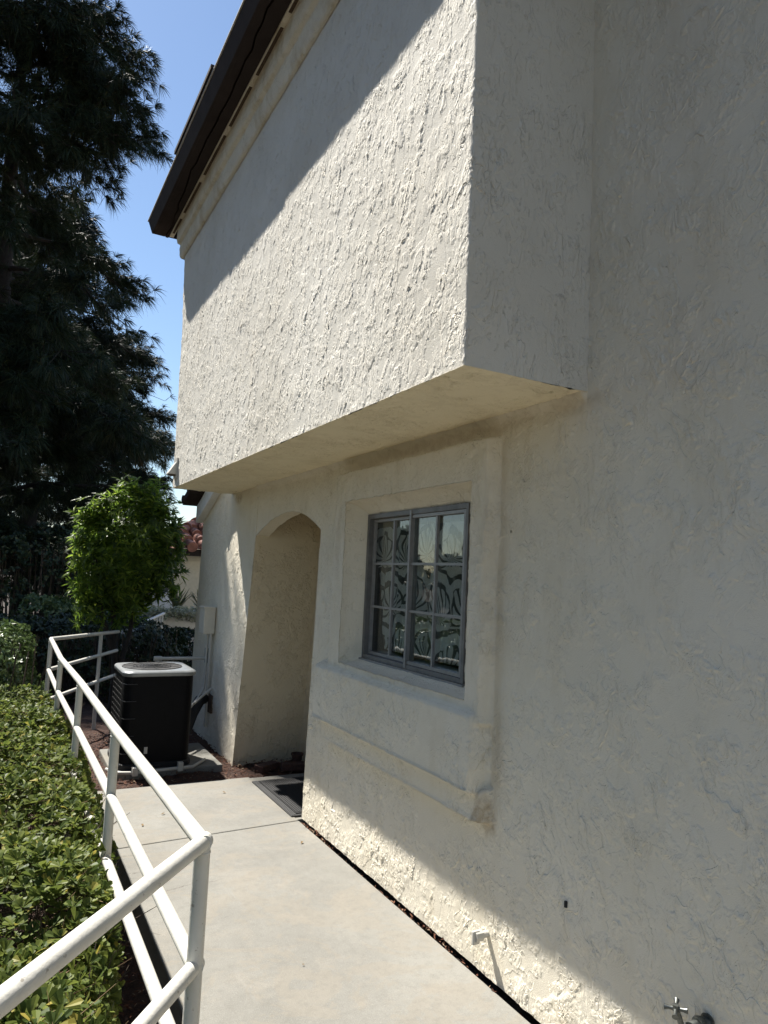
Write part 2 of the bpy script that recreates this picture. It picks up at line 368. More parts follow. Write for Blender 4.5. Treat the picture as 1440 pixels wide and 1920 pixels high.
# ------------------------------------------------------------- the house
house = thing('house', 'cream stucco house with overhanging upper floor, brown eave and arched entry', 'house', (2.2, 2, 0))
def prot(y, z):
    e = .006
    def bx(y0, y1, z0, z1, ey=e): return sst(y, y0-ey, y0+ey)*(1-sst(y, y1-ey, y1+ey))*sst(z, z0-e, z0+e)*(1-sst(z, z1-e, z1+e))
    wob = .006*np.sin(z*5+1)+.004*np.sin(z*13)
    a = .066*bx(2.405+wob, 3.93, .97, 2.165, .008)
    ap = bx(2.425+wob, 4.06, .70, 1.2, .008)*(1-sst(z, .998, 1.062))*.095
    b2 = .056*bx(2.395+wob, 4.0, .585, .72, .008)
    rim = .010*bx(2.42, 4.05, .695, .712, .004)+.006*bx(2.42, 3.98, .58, .596, .004)
    return np.maximum(np.maximum(a, ap), b2)+rim
def wallx(y, z):
    cove = .03*np.clip(1-(ZS-z)/.05, 0, 1)**2*(y > YN)
    return WX-prot(y, z)-cove
def wpatch(w, ys, zs):
    Y, Z = np.meshgrid(ys, zs, indexing='ij'); w.patch(np.stack([wallx(Y, Z), Y, Z], -1), True)
r = .008
w = Weld(); zt = 2.30
wpatch(w, lin(-5, 1.1, .05), lin(.006, 4.9, .05))
wpatch(w, lin(1.1, YN, r), lin(.006, 3.4, r)); wpatch(w, lin(1.1, YN, .03), lin(3.4, 4.9, .03))
oy0, oy1, oz0, oz1 = 2.51, 3.78, 1.055, 1.985           # opening at the panel face
A = lin(YN, oy0, r); B = lin(oy0, oy1, r); C = lin(oy1, 3.95, r)
zb = lin(.006, oz0, r); zm = lin(oz0, oz1, r); zc = lin(oz1, zt, r)
for zz in (zb, zm, zc):
    wpatch(w, A, zz); wpatch(w, C, zz)
wpatch(w, B, zb); wpatch(w, B, zc)
# between panel and arch, slanted jambs
ZSP = 1.845
def yR(z): return 4.356-.036*z
def yL(z): return 5.875-.13*z
def yF(z): return 7.50+0*z
def strip(w, f0, f1, zs, n, fx=wallx):
    t = np.linspace(0, 1, n)[:, None]; Z = np.broadcast_to(zs[None, :], (n, len(zs))); Y = f0(Z)*(1-t)+f1(Z)*t
    w.patch(np.stack([fx(Y, Z), Y, Z], -1), True)
zlo = lin(.006, ZSP, r); zhi = lin(ZSP, zt, r)
c0 = lambda z: 3.95+0*z
strip(w, c0, yR, zlo, 46); strip(w, c0, lambda z: yR(ZSP)+0*z, zhi, 46)
def pierx(Y, Z): return WX+.02*sst(Z, 0, 2)*sst(Y, 6, 7)
strip(w, yL, yF, lin(-.14, ZSP, .012), 140, pierx); strip(w, lambda z: yL(ZSP)+0*z, yF, lin(ZSP, 2.9, .012), 140, pierx)
ya, yb = yR(ZSP), yL(ZSP); na = 130; tt = np.linspace(0, 1, na)
ym = .44
def arch(t):
    s = np.where(t < ym, (ym-t)/ym, (t-ym)/(1-ym)); return ZSP+.155*(1-s**1.85)
t = tt[:, None]; nz = 50; q = np.linspace(0, 1, nz)[None, :]
Yg = ya+(yb-ya)*t+0*q; Zg = arch(t)*(1-q)+zt*q; w.patch(np.stack([wallx(Yg, Zg), Yg, Zg], -1), True)
# jamb and arch returns (wall thickness)
th = .11
def ret(w, P0, P1, n=12, flip=False):
    q = np.linspace(0, 1, n)[None, :, None]; w.patch(P0[:, None, :]*(1-q)+P1[:, None, :]*q, flip)
P0 = np.stack([wallx(yR(zlo), zlo), yR(zlo), zlo], -1); P1 = P0.copy(); P1[:, 0] = WX+th; ret(w, P0, P1, 14, True)
P0 = np.stack([np.full_like(tt, WX), ya+(yb-ya)*tt, arch(tt)], -1); P0[:, 0] = wallx(P0[:, 1], P0[:, 2]); P1 = P0.copy(); P1[:, 0] = WX+th; ret(w, P0, P1, 14, True)
# window reveal: soft slanted returns to the frame
fy0, fy1, fz0, fz1 = 2.70, 3.725, 1.09, 1.915; fx = 1.885
def edge(a, b, c, d, xs_):  # (y,z) from a to b
    return None
for (a0, a1, f0, f1, n, fl) in (((oy0, oz0), (oy1, oz0), (fy0, fz0), (fy1, fz0), len(B), False), ((oy0, oz1), (oy1, oz1), (fy0, fz1), (fy1, fz1), len(B), True),
                             ((oy0, oz0), (oy0, oz1), (fy0, fz0), (fy0, fz1), len(zm), True), ((oy1, oz0), (oy1, oz1), (fy1, fz0), (fy1, fz1), len(zm), False)):
    s_ = np.linspace(0, 1, n)[:, None]; k = 22; q = np.linspace(0, 1, k)[None, :]
    Ya = a0[0]+(a1[0]-a0[0])*s_; Za = a0[1]+(a1[1]-a0[1])*s_; Yf = f0[0]+(f1[0]-f0[0])*s_; Zf = f0[1]+(f1[1]-f0[1])*s_
    xa = wallx(Ya, Za); qe = q**2.2                       # rounded bullnose: goes in first, then across
    G = np.stack([xa*(1-q)+fx*q+0*Ya, Ya*(1-qe)+Yf*qe, Za*(1-qe)+Zf*qe], -1); w.patch(G, fl)
w.build('wall', M_wall, house)
# overhanging upper floor
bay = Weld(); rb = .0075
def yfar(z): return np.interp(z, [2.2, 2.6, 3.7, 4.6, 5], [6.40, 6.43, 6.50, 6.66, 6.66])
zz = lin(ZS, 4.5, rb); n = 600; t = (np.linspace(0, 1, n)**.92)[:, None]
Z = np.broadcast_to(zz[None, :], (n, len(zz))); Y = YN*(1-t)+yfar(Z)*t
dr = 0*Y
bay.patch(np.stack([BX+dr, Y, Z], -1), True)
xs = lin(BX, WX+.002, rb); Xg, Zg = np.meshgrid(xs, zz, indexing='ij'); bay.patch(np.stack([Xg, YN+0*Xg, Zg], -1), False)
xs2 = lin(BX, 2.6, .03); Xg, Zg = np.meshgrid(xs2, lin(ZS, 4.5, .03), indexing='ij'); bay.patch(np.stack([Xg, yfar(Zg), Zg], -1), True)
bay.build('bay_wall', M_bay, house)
so_ = Weld(); xs = lin(BX-.002, WX+.01, .009); t = np.linspace(0, 1, 460)[:, None]
Xg = np.broadcast_to(xs[None, :], (460, len(xs))); Yg = (YN-.002)*(1-t)+6.40*t+0*Xg; so_.patch(np.stack([Xg, Yg, ZS+.0*Xg], -1))
so_.build('bay_soffit', M_soff, house)
# alcove behind the arch
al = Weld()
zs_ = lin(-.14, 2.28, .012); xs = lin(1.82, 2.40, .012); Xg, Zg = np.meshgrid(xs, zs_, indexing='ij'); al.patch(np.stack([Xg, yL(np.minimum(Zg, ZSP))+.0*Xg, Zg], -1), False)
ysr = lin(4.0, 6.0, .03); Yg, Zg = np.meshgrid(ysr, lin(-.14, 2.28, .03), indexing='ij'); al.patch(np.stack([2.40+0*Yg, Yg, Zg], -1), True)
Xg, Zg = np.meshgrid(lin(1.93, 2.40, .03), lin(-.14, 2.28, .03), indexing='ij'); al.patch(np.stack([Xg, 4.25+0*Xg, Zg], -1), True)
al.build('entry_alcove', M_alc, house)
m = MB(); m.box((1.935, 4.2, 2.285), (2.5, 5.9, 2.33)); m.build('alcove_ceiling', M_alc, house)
# body of the house behind the visible skins (keeps light out)
m = MB(); m.box((2.6, -5, 2.35), (9, 6.6, 4.9)); m.box((2.45, 4.2, -.1), (9, 7.47, 2.35)); m.box((1.86, 4.2, 2.34), (2.6, 6.4, 4.9)); m.box((1.86, -5, 2.34), (2.6, 4.2, 4.9)); m.build('inner_wall', M_houset, house)
m = MB()
for lo, hi in (((3.6, 1.9, .2), (3.62, 4.2, 2.3)), ((1.93, 1.9, .2), (3.6, 1.92, 2.3)), ((1.93, 4.18, .2), (3.6, 4.2, 2.3)), ((1.93, 1.9, .18), (3.6, 4.2, .2)), ((1.93, 1.9, 2.3), (3.6, 4.2, 2.32)),
               ((1.90, 1.9, .2), (1.93, 2.69, 2.3)), ((1.90, 3.74, .2), (1.93, 4.2, 2.3)), ((1.90, 2.69, .2), (1.93, 3.74, 1.08)), ((1.90, 2.69, 1.93), (1.93, 3.74, 2.3))): m.box(lo, hi)
m.build('room_lining', M_dark, house)
# cornice: two stuccoed steps under the eave
cor = Weld(); prof = [(1.28, 4.470), (1.262, 4.475), (1.250, 4.50), (1.243, 4.56), (1.247, 4.60), (1.236, 4.607), (1.218, 4.615), (1.210, 4.65), (1.212, 4.73), (1.212, 4.757)]
pp = np.array(prof); dd = np.r_[0, np.cumsum(np.hypot(*np.diff(pp, axis=0).T))]; sN = lin(0, dd[-1], .012)
px_, pz_ = np.interp(sN, dd, pp[:, 0]), np.interp(sN, dd, pp[:, 1])
yy = lin(-5, 6.70, .012); G = np.zeros((len(yy), len(sN), 3)); G[..., 0] = px_; G[..., 1] = yy[:, None]; G[..., 2] = pz_; cor.patch(G, True)
G2 = np.zeros((2, len(sN), 3)); G2[0, :, 0] = px_; G2[1, :, 0] = 2.6; G2[..., 1] = 6.70; G2[..., 2] = pz_; cor.patch(G2, True)
cor.build('cornice', M_trim, house)
roof = MB()
roof.box((1.03, -5, 4.86), (9, 6.93, 4.92)); rf = roof.build('roof', M_brown, house)
# sloping tile field on top of the eave
m = MB()
for i in range(46):
    y = -4.9+i*.26
    m.tube([(1.3, y, 4.99), (5.2, y, 6.26)], .085, 8)
m.add([(1.0, -5, 4.92), (1.0, 6.93, 4.92), (5.2, 6.93, 6.3), (5.2, -5, 6.3)], [(0, 1, 2, 3)]); m.build('roof_tiles', M_tile, rf)
m = MB()   # fascia, slightly raked back
m.add([(.977, -5, 4.863), (.977, 6.94, 4.863), (1.018, 6.94, 4.754), (1.018, -5, 4.754), (1.06, -5, 4.863), (1.06, 6.94, 4.863), (1.04, 6.94, 4.754), (1.04, -5, 4.754)],
      [(0, 1, 2, 3), (0, 4, 5, 1), (1, 5, 6, 2), (3, 2, 6, 7), (0, 3, 7, 4), (4, 7, 6, 5)]); m.build('fascia', M_brown, rf, bevel=.004)
# two soffit boards with an uneven open joint between them
m = MB(); yy = lin(-5, 6.94, .12); jx = 1.105+.022*np.sin(yy*.9+.6)+.012*np.sin(yy*3.1)+.006*rng.standard_normal(len(yy))+.02*sst(yy, 4, 7)
for a, b_, zo in ((1.04+0*yy, jx-.004, 4.756), (jx+.006, 1.172+0*yy, 4.752)):
    V = []
    for i in range(len(yy)): V += [(a[i], yy[i], zo), (b_[i], yy[i], zo), (b_[i], yy[i], zo+.02), (a[i], yy[i], zo+.02)]
    F = []
    for i in range(len(yy)-1):
        c = i*4
        for j in range(4): F.append((c+j, c+(j+1) % 4, c+4+(j+1) % 4, c+4+j))
    e = (len(yy)-1)*4; F += [(0, 1, 2, 3), (e+3, e+2, e+1, e)]
    m.add(V, F)
m.box((1.041, 6.905, 4.757), (2.6, 6.935, 4.859)); m.build('soffit_board', M_brown, rf)
m = MB(); m.box((1.174, -5, 4.747), (1.214, 6.90, 4.775)); m.build('soffit_trim', M_trim, rf, bevel=.003)
m = MB(); y = -4.6
while y < 6.6:
    L = random.uniform(.45, .62); m.box((1.184, y, 4.7445), (1.204, min(y+L, 6.8), 4.7485)); y += L+.13
m.build('vent_slot', M_vent, rf)
m = MB(); m.box((.970, -5, 4.866), (1.05, 6.95, 4.874)); m.build('drip_edge', M_flash, rf)
m = MB(); m.box((.957, 4.55, 4.885), (1.03, 5.7, 4.915)); m.build('gutter_lip', M_brown, rf)
# low wing roof at the far end: raked moulding and tiled verge
m = MB()
def rake(x0, x1, dz0, dz1, y0=6.0, y1=7.52):
    za = 2.055+(7.5-y0)*.42; zb_ = 2.055
    V = [(x, y, z+dz) for (y, z) in ((y0, za), (y1, zb_)) for (x, dz) in ((x0, dz0), (x1, dz0), (x1, dz1), (x0, dz1))]
    m.add(V, [(0, 3, 2, 1), (4, 5, 6, 7), (0, 1, 5, 4), (1, 2, 6, 5), (2, 3, 7, 6), (3, 0, 4, 7)])
rake(1.765, 1.845, -.02, .16); m.build('rake_moulding', M_white, house, bevel=.01)
m = MB(); rake(1.64, 2.4, .165, .24, 6.42, 7.62); m.build('wing_roof', M_brown, house)
m = MB()
for i in range(4):
    y = 6.9+i*.22; z = 2.30+(7.5-y)*.42; m.tube([(1.62, y, z), (2.6, y, z)], .045, 10)
m.build('verge_tile', M_brown, house, True)
m = MB(); m.box((1.86, 7.44, -.1), (6, 7.49, 2.1)); m.build('end_wall', M_houset, house)

# window
win = thing('window', '', '', (fx, 3.2, 1.1)); win.parent = house; win.location = Vector((fx, 3.2, 1.1))-house.location
for kk in ('label', 'category'):
    if kk in win: del win[kk]
f = MB(); F0 = fx-.008
yc = 3.222
f.box((F0, fy0, fz0), (F0+.055, fy0+.022, fz1)); f.box((F0, fy1-.022, fz0), (F0+.055, fy1, fz1))
f.box((F0, fy0+.022, fz0), (F0+.055, fy1-.022, fz0+.022)); f.box((F0, fy0+.022, fz1-.026), (F0+.055, fy1-.022, fz1))
f.build('frame', M_alud, win, bevel=.0015)
def sash(y0, y1, x, name):
    s = MB(); b = .017
    s.box((x, y0, fz0+.024), (x+.018, y0+b, fz1-.028)); s.box((x, y1-b, fz0+.024), (x+.018, y1, fz1-.028))
    s.box((x, y0+b, fz0+.024), (x+.018, y1-b, fz0+.024+b)); s.box((x, y0+b, fz1-.028-b), (x+.018, y1-b, fz1-.028))
    so__ = s.build(name, M_alu, win, bevel=.001)
    mu = MB(); ym_ = (y0+y1)/2
    zs3 = [fz0+.05+(fz1-fz0-.09)*kq/3 for kq in (1, 2)]
    mu.box((x+.001, ym_-.007, fz0+.024+b), (x+.016, ym_+.007, fz1-.028-b))
    for z in zs3:
        mu.box((x+.002, y0+b, z-.0065), (x+.015, ym_-.007, z+.0065)); mu.box((x+.002, ym_+.007, z-.0065), (x+.015, y1-b, z+.0065))
    mu.build('muntin', M_alu, so__)
    gl = MB(); gl.box((x+.0172, y0+b, fz0+.024+b), (x+.0195, y1-b, fz1-.028-b)); gl.build('pane', M_glass, so__)
sash(fy0+.024, yc+.012, F0+.004, 'sash'); sash(yc-.010, fy1-.024, F0+.028, 'sash')
m = MB(); m.box((F0-.004, yc-.006, fz0+.005), (F0+.002, yc+.012, fz1-.005))
m.build('mullion', M_alu, win)
m = MB(); m.box((F0-.012, fy0-.01, fz0-.012), (F0+.05, fy1+.01, fz0-.001)); m.build('sill', M_alu, win)
m = MB(); m.box((1.935, 2.72, 1.085), (2.02, 3.71, 1.125)); m.build('inner_sill', M_white, win)
# curtain: rippled cloth with a slanting left edge
yy = lin(2.66, 3.80, .01); zz = lin(1.15, 1.90, .02); Y, Z = np.meshgrid(yy, zz, indexing='ij')
Yl = Y-(Y-2.66)*(.20*(1-np.clip((Z-1.1)/.8, 0, 1)))
G = np.stack([1.955+.007*np.sin(Yl*38)+.003*np.sin(Yl*90+Z*5), Yl, Z], -1); w = Weld(); w.patch(G, True)
o = w.build('curtain', M_curt, None); tag(o, 'grey curtain with dark leaf scroll pattern behind the window panes', 'curtain')
sol = o.modifiers.new('thickness', 'SOLIDIFY'); sol.thickness = .001

# ------------------------------------------------------------- fittings on the wall
m = thing('light_hood', 'small cream wedge shaped vent hood at the far edge of the upper wall', 'vent hood', (1.26, 6.28, 2.36))
b = MB(); y0, y1 = 6.24, 6.35
b.add([(1.279, y0, 2.36), (1.279, y1, 2.36), (1.279, y1, 2.49), (1.279, y0, 2.49), (1.205, y0, 2.36), (1.205, y1, 2.36), (1.205, y1, 2.37), (1.205, y0, 2.37)],
      [(0, 3, 2, 1), (4, 5, 6, 7), (0, 1, 5, 4), (3, 7, 6, 2), (0, 4, 7, 3), (1, 2, 6, 5)]); b.build('hood', M_pvc, m, bevel=.004)
b = MB(); b.box((1.268, y0-.008, 2.33), (1.281, y1+.008, 2.505)); b.build('back_plate', M_pvc, m)
b = MB(); b.box((1.215, y0+.015, 2.352), (1.262, y1-.015, 2.36)); b.build('vent_grille', M_vent, m)

jb = thing('electrical_box', 'beige electrical disconnect box high on the pier beside the air conditioner', 'electrical box', (1.78, 6.8, .96))
b = MB(); b.box((1.715, 6.70, .955), (1.822, 6.88, 1.195)); b.build('box_body', M_boxp, jb, bevel=.006)
b = MB(); b.box((1.705, 6.69, 1.19), (1.824, 6.89, 1.206)); b.build('lid', M_boxp, jb, bevel=.003)
b = MB(); b.tube([(1.78, 6.78, .96), (1.78, 6.78, .55), (1.77, 6.76, .45), (1.70, 6.66, .38), (1.60, 6.5, .33), (1.46, 6.3, .31)], .012, 10); b.tube([(1.795, 6.72, .96), (1.80, 6.72, .1)], .014, 10); b.build('conduit', M_pvc, jb, True)
wp = thing('drain_pipe', 'white plastic drain pipe stub reaching across behind the air conditioner', 'pipe', (1.8, 6.9, .7))
b = MB(); b.tube([(1.83, 6.92, .705), (1.40, 6.92, .705), (1.385, 6.92, .70)], .016, 12); b.build('pipe', M_pvc, wp, True)
b = MB(); b.tube([(1.40, 6.92, .705), (1.33, 6.92, .705)], .024, 12); b.tube([(1.36, 6.92, .70), (1.36, 6.92, .60)], .020, 12); b.build('elbow', M_pvc, wp, True)
b = MB(); b.box((1.808, 6.89, .66), (1.825, 6.95, .80)); b.build('bracket', M_wire, wp)
ln = thing('refrigerant_line', 'black foam wrapped refrigerant line entering the pier behind the air conditioner', 'insulated pipe', (1.7, 6.6, .2))
b = MB(); b.tube([(1.80, 6.75, .36), (1.72, 6.68, .35), (1.62, 6.52, .26), (1.54, 6.38, .14), (1.46, 6.25, .10)], [.045, .05, .05, .045, .04], 12); b.build('foam_sleeve', M_black, ln, True)
b = MB(); b.tube([(1.83, 6.65, .47), (1.74, 6.60, .42), (1.62, 6.48, .36)], .011, 8); b.build('copper_tube', M_pvc, ln, True)
b = MB(); b.box((1.806, 6.60, .24), (1.83, 6.78, .40)); b.build('sleeve_plate', M_vent, ln)

def cleanout(loc, label, L=.07, side=0):
    t_ = thing('pipe_stub', label, 'pipe stub', loc, 'painted pipe stubs at the foot of the wall')
    x, y, z = loc; b = MB(); b.tube([(x+.03, y, z), (x-L, y, z)], .013, 12); b.build('pipe', M_pvc, t_, True)
    b = MB(); b.tube([(x-L*.55, y, z), (x-L-.012, y, z)], .021, 8); b.build('cap', M_pvc, t_)
    b = MB(); b.box((x-L-.022, y-.007, z-.03), (x-L+.01, y+.007, z+.022)); b.build('tab', M_pvc, t_, bevel=.004)
cleanout((1.822, 2.39, .165), 'small cream painted pipe stub with tab, in sun on the lower wall', .05)
t2 = thing('pipe_elbow', 'cream painted pipe elbow at the wall foot near the bottom edge of the picture', 'pipe elbow', (1.81, 1.95, .05))
b = MB(); b.tube([(1.84, 1.93, .045), (1.765, 1.96, .045), (1.74, 2.0, .03), (1.735, 2.06, .0)], .017, 12); b.build('pipe', M_pvc, t2, True)
b = MB(); b.tube([(1.79, 1.95, .045), (1.755, 1.97, .042)], .025, 8); b.build('collar', M_pvc, t2)
# garden tap
tp = thing('garden_tap', 'weathered metal garden tap with cross handle on the shaded wall', 'tap', (1.80, 1.415, .33))
b = MB(); b.tube([(1.83, 1.390, .345), (1.765, 1.405, .335), (1.735, 1.415, .325), (1.715, 1.420, .29), (1.71, 1.420, .262)], [.014, .016, .018, .015, .013], 14)
b.lathe([(.0, -.01), (.02, -.01), (.022, 0), (.02, .01), (0, .01)], (1.79, 1.400, .34), 'x', 8)
b.tube([(1.71, 1.420, .275), (1.709, 1.420, .240)], .018, 16); b.build('body', M_brass, tp, True)
b = MB(); b.tube([(1.742, 1.415, .33), (1.722, 1.420, .385)], .008, 8); b.build('stem', M_brass, tp, True)
b = MB(); c = Vector((1.720, 1.420, .387))
for d in (Vector((.7, .5, .25)).normalized(), Vector((-.5, .8, -.1)).normalized()):
    b.tube([c-d*.030, c-d*.018, c, c+d*.018, c+d*.030], [.008, .005, .006, .005, .008], 10)
b.tube([c-Vector((0, 0, .006)), c+Vector((0, 0, .010))], .009, 10); b.build('handle', M_brass, tp, True)
b = MB(); b.lathe([(0, -.003), (.021, -.003), (.019, .004), (.012, .006), (0, .006)], (1.815, 1.393, .346), 'x', 18); b.build('flange', M_brass, tp, True)
tp.location.z += .033; tp.location.y -= .01
o = MB().tube([(1.817, 1.947, .468), (1.815, 1.945, .448)], .006, 8).build('wall_plug', M_black); tag(o, 'tiny dark plug set in the shaded stucco below the window', 'wall plug')

# ------------------------------------------------------------- railing
rl = thing('railing', 'white painted pipe railing with three rails turning beside the path', 'railing', (.44, 2, -.13))
XR = .44
zt_ = lambda y: float(np.interp(y, [1.6, 2.95, 4.3, 5.7, 6.85], [.957, .925, .905, .865, .892]))
zm_ = lambda y: float(np.interp(y, [1.6, 2.95, 4.3, 5.7, 6.85], [.700, .682, .66, .63, .63]))
zl_ = lambda y: float(np.interp(y, [1.6, 2.95, 4.3, 5.7, 6.85], [.475, .455, .43, .40, .37]))
RR = .0178
ysr = [1.60, 2.92, 4.28, 5.68, 6.85]
C0 = (XR, 1.60); C1 = (XR, 6.85)
N0 = (-.93, -.05); F1 = (1.13, 7.85)      # where the near and far runs lead
for nm, fz, dzn, dzf in (('handrail', zt_, 0, -.02), ('middle_rail', zm_, 0, .05), ('bottom_rail', zl_, 0, .06)):
    b = MB(); rr = RR if nm == 'handrail' else RR*.95
    b.tube([(XR, 1.60-.012, fz(1.6))]+[(XR, y, fz(y)) for y in ysr[1:-1]]+[(XR, 6.86, fz(6.85))], rr, 20)
    b.tube([(XR+.01, 1.612, fz(1.6)), (N0[0], N0[1], fz(1.6)+dzn)], rr*1.0, 20)
    b.tube([(XR-.005, 6.845, fz(6.85)), (F1[0], F1[1], fz(6.85)+dzf)], rr, 16)
    b.build(nm, M_rail, rl, True)
posts = [(XR, y, zt_(y)) for y in ysr]+[(.93, 7.56, .88), (-.02, 1.05, zt_(1.6)), (-.62, .33, zt_(1.6))]
for x, y, z in posts:
    b = MB(); b.tube([(x, y, -.2), (x, y, z-(0 if (x, y) not in (C0,) else -.0))], RR, 20)
    b.lathe([(RR*.9, -.007), (RR*1.09, 0), (RR*.9, .007)], (x, y, z-RR*1.15), 'z', 18)
    b.build('post', M_rail, rl, True)

# ------------------------------------------------------------- air conditioner
ac = thing('air_conditioner', 'black boxy outdoor air conditioning unit with pale grey top', 'air conditioner', (1.15, 6.08, 0))
def rbox(x0, x1, y0, y1, r_, zs2, mb, seg=6, inset=None):
    ring = []
    for cx, cy, a0 in ((x1-r_, y1-r_, 0), (x0+r_, y1-r_, 90), (x0+r_, y0+r_, 180), (x1-r_, y0+r_, 270)):
        for j in range(seg+1):
            a = R(a0+90*j/seg); ring.append((cx, cy, math.cos(a), math.sin(a)))
    V = []
    for z, off in zs2:
        for cx, cy, ca, sa in ring: V.append((cx+ca*(r_+off), cy+sa*(r_+off), z))
    n_ = len(ring); F = [(i*n_+j, i*n_+(j+1) % n_, (i+1)*n_+(j+1) % n_, (i+1)*n_+j) for i in range(len(zs2)-1) for j in range(n_)]
    F += [tuple(range(n_))[::-1], tuple((len(zs2)-1)*n_+j for j in range(n_))]; mb.add(V, F)
AX0, AX1, AY0, AY1 = .915, 1.445, 5.80, 6.37
b = MB(); rbox(AX0, AX1, AY0, AY1, .07, [(.05, 0), (.705, 0)], b); b.build('cabinet', M_ac, ac)
b = MB(); rbox(AX0, AX1, AY0, AY1, .07, [(.705, .012), (.712, .018), (.732, .018), (.743, .008), (.747, -.02)], b); top = b.build('top_cover', M_actop, ac, True)
b = MB(); cx, cy = 1.16, 6.085
b.lathe([(.235, .7475), (.235, .752), (.225, .754), (.222, .749)], (cx, cy, 0), 'z', 40); b.build('fan_opening', M_black, top)
b = MB()
for i in range(9): rr_ = .03+.024*i; b.tube([(cx+rr_*math.cos(a), cy+rr_*math.sin(a), .762-.0004*i*i) for a in np.linspace(0, 2*math.pi, 33)], .002, 5, cap=False)
for a in np.linspace(0, 2*math.pi, 13)[:-1]: b.tube([(cx+.02*math.cos(a), cy+.02*math.sin(a), .763), (cx+.235*math.cos(a), cy+.235*math.sin(a), .752)], .002, 5)
b.build('fan_guard', M_wire, top)
b = MB()
for i in range(14):
    z = .10+i*.042; b.tube([(AX0-.012, AY0+.05, z), (AX0-.012, AY1-.05, z)], .0022, 5)
for i in range(5):
    z = .13+i*.13; b.tube([(AX0-.012, AY0+.06, z), (AX0+.01, AY0-.008, z), (AX0+.09, AY0-.012, z)], .0028, 6)
for i in range(7):
    y = AY0+.06+i*.075; b.tube([(AX0-.014, y, .07), (AX0-.014, y, .68)], .0022, 5)
b.build('coil_guard', M_wire, ac)
b = MB()
rbox(AX0-.005, AX1+.005, AY0-.005, AY1+.005, .07, [(.015, .012), (.045, .012), (.05, 0)], b); b.build('base_pan', M_black, ac)
b = MB(); b.box((1.09, AY0-.0035, .12), (1.115, AY0+.001, .17)); b.build('sticker', M_flash, ac)
pad = MB(); pad.box((.86, 5.74, -.06), (1.70, 6.52, .008)); o = pad.build('equipment_pad', M_conc, bevel=.01); tag(o, 'grey concrete pad under the air conditioner', 'concrete pad')
b = thing('ground_pipe', 'thin white pipe lying along the ground in front of the air conditioner', 'pipe', (1.1, 5.70, .02))
q_ = MB(); q_.tube([(.83, 5.83, .02), (.87, 5.70, .02), (1.0, 5.66, .02), (1.45, 5.70, .02), (1.58, 5.85, .03)], .012, 8); q_.build('pipe', M_pvc, b, True)
for lo, hi in (((.99, 5.635, 0), (1.03, 5.685, .06)), ((1.33, 5.67, 0), (1.37, 5.715, .065))): MB().box(lo, hi).build('clamp', M_pvc, b, bevel=.003)

# ------------------------------------------------------------- door mat and alcove items
dm = thing('door_mat', 'black rubber door mat lying in the arched entry', 'door mat', (1.95, 4.8, 0))
b = MB(); b.box((1.772, 4.40, -.001), (2.30, 5.22, .008)); b.build('border', M_black, dm, bevel=.004)
b = MB(); b.box((1.815, 4.43, .009), (2.27, 5.19, .014))
for i in range(28): b.box((1.82+i*.016, 4.44, .0142), (1.828+i*.016, 5.18, .018))
b.build('mat_pile', M_black, dm)
b = MB()
for i in range(3): b.box((1.780+i*.011, 4.41, .0082), (1.786+i*.011, 5.21, .011))
b.build('ribbed_edge', M_rim, dm)
for i, (x, y, a, lab) in enumerate(((2.02, 5.60, .5, 'reddish brick lying in the shade at the alcove corner, left one'), (2.23, 5.55, -.2, 'reddish brick lying in the shade at the alcove corner, right one'))):
    Mx = Matrix.Translation((x, y, -.03)) @ Matrix.Rotation(a, 4, 'Z')
    o = MB().box((-.10, -.045, 0), (.10, .045, .055), Mx).build('brick', M_brick, bevel=.006); tag(o, lab, 'brick', 'bricks at the alcove corner')
pt = thing('flower_pot', 'small dark plant pot with a dried plant in the alcove corner', 'plant pot', (2.30, 5.66, -.02))
b = MB(); b.lathe([(.03, 0), (.045, .085), (.052, .085), (.052, .10), (.044, .10), (.04, .08), (0, .08)], (2.30, 5.66, -.03), 'z', 20); b.build('pot', M_brick, pt, True)

# ------------------------------------------------------------- leaf builders (numpy)
def unit(v): return v/np.maximum(np.linalg.norm(v, axis=1, keepdims=True), 1e-9)
def leaves(C, Dr, Nm, L, Wd, shape='ovate', fold=.25, droop=.15):
    """each leaf: folded blade, 8 verts / 6 tris-quads. C base, Dr direction, Nm normal."""
    n = len(C); Dr = unit(Dr); S = unit(np.cross(Dr, Nm)); U = np.cross(S, Dr)
    prof = {'ovate': [(0, 0), (.35, .42), (.72, .5), (1, 0)], 'lance': [(0, 0), (.3, .5), (.65, .38), (1, 0)], 'obov': [(0, 0), (.50, .36), (.86, .5), (1, 0)]}[shape]
    L = L[:, None]; Wd = Wd[:, None]; P = []
    mid = [C+Dr*L*t-U*L*droop*t*t for t, _ in prof]
    P = [mid[0], mid[1], mid[2], mid[3]]
    for i in (1, 2):
        wv = prof[i][1]
        P += [mid[i]+S*Wd*wv+U*Wd*wv*fold, mid[i]-S*Wd*wv+U*Wd*wv*fold]
    V = np.stack(P, 1)  # n,8,3 : 0..3 mid, 4 r1,5 l1,6 r2,7 l2
    T = np.array([(0, 4, 1), (0, 1, 5), (1, 4, 6), (1, 6, 2), (1, 2, 7), (1, 7, 5), (2, 6, 3), (2, 3, 7)])
    F = (np.arange(n)*8)[:, None, None]+T[None]
    return V.reshape(-1, 3), F.reshape(-1, 3)
def rnd_dir(n, up_=0.):
    v = rng.standard_normal((n, 3)); v = unit(v); v[:, 2] += up_; return unit(v)
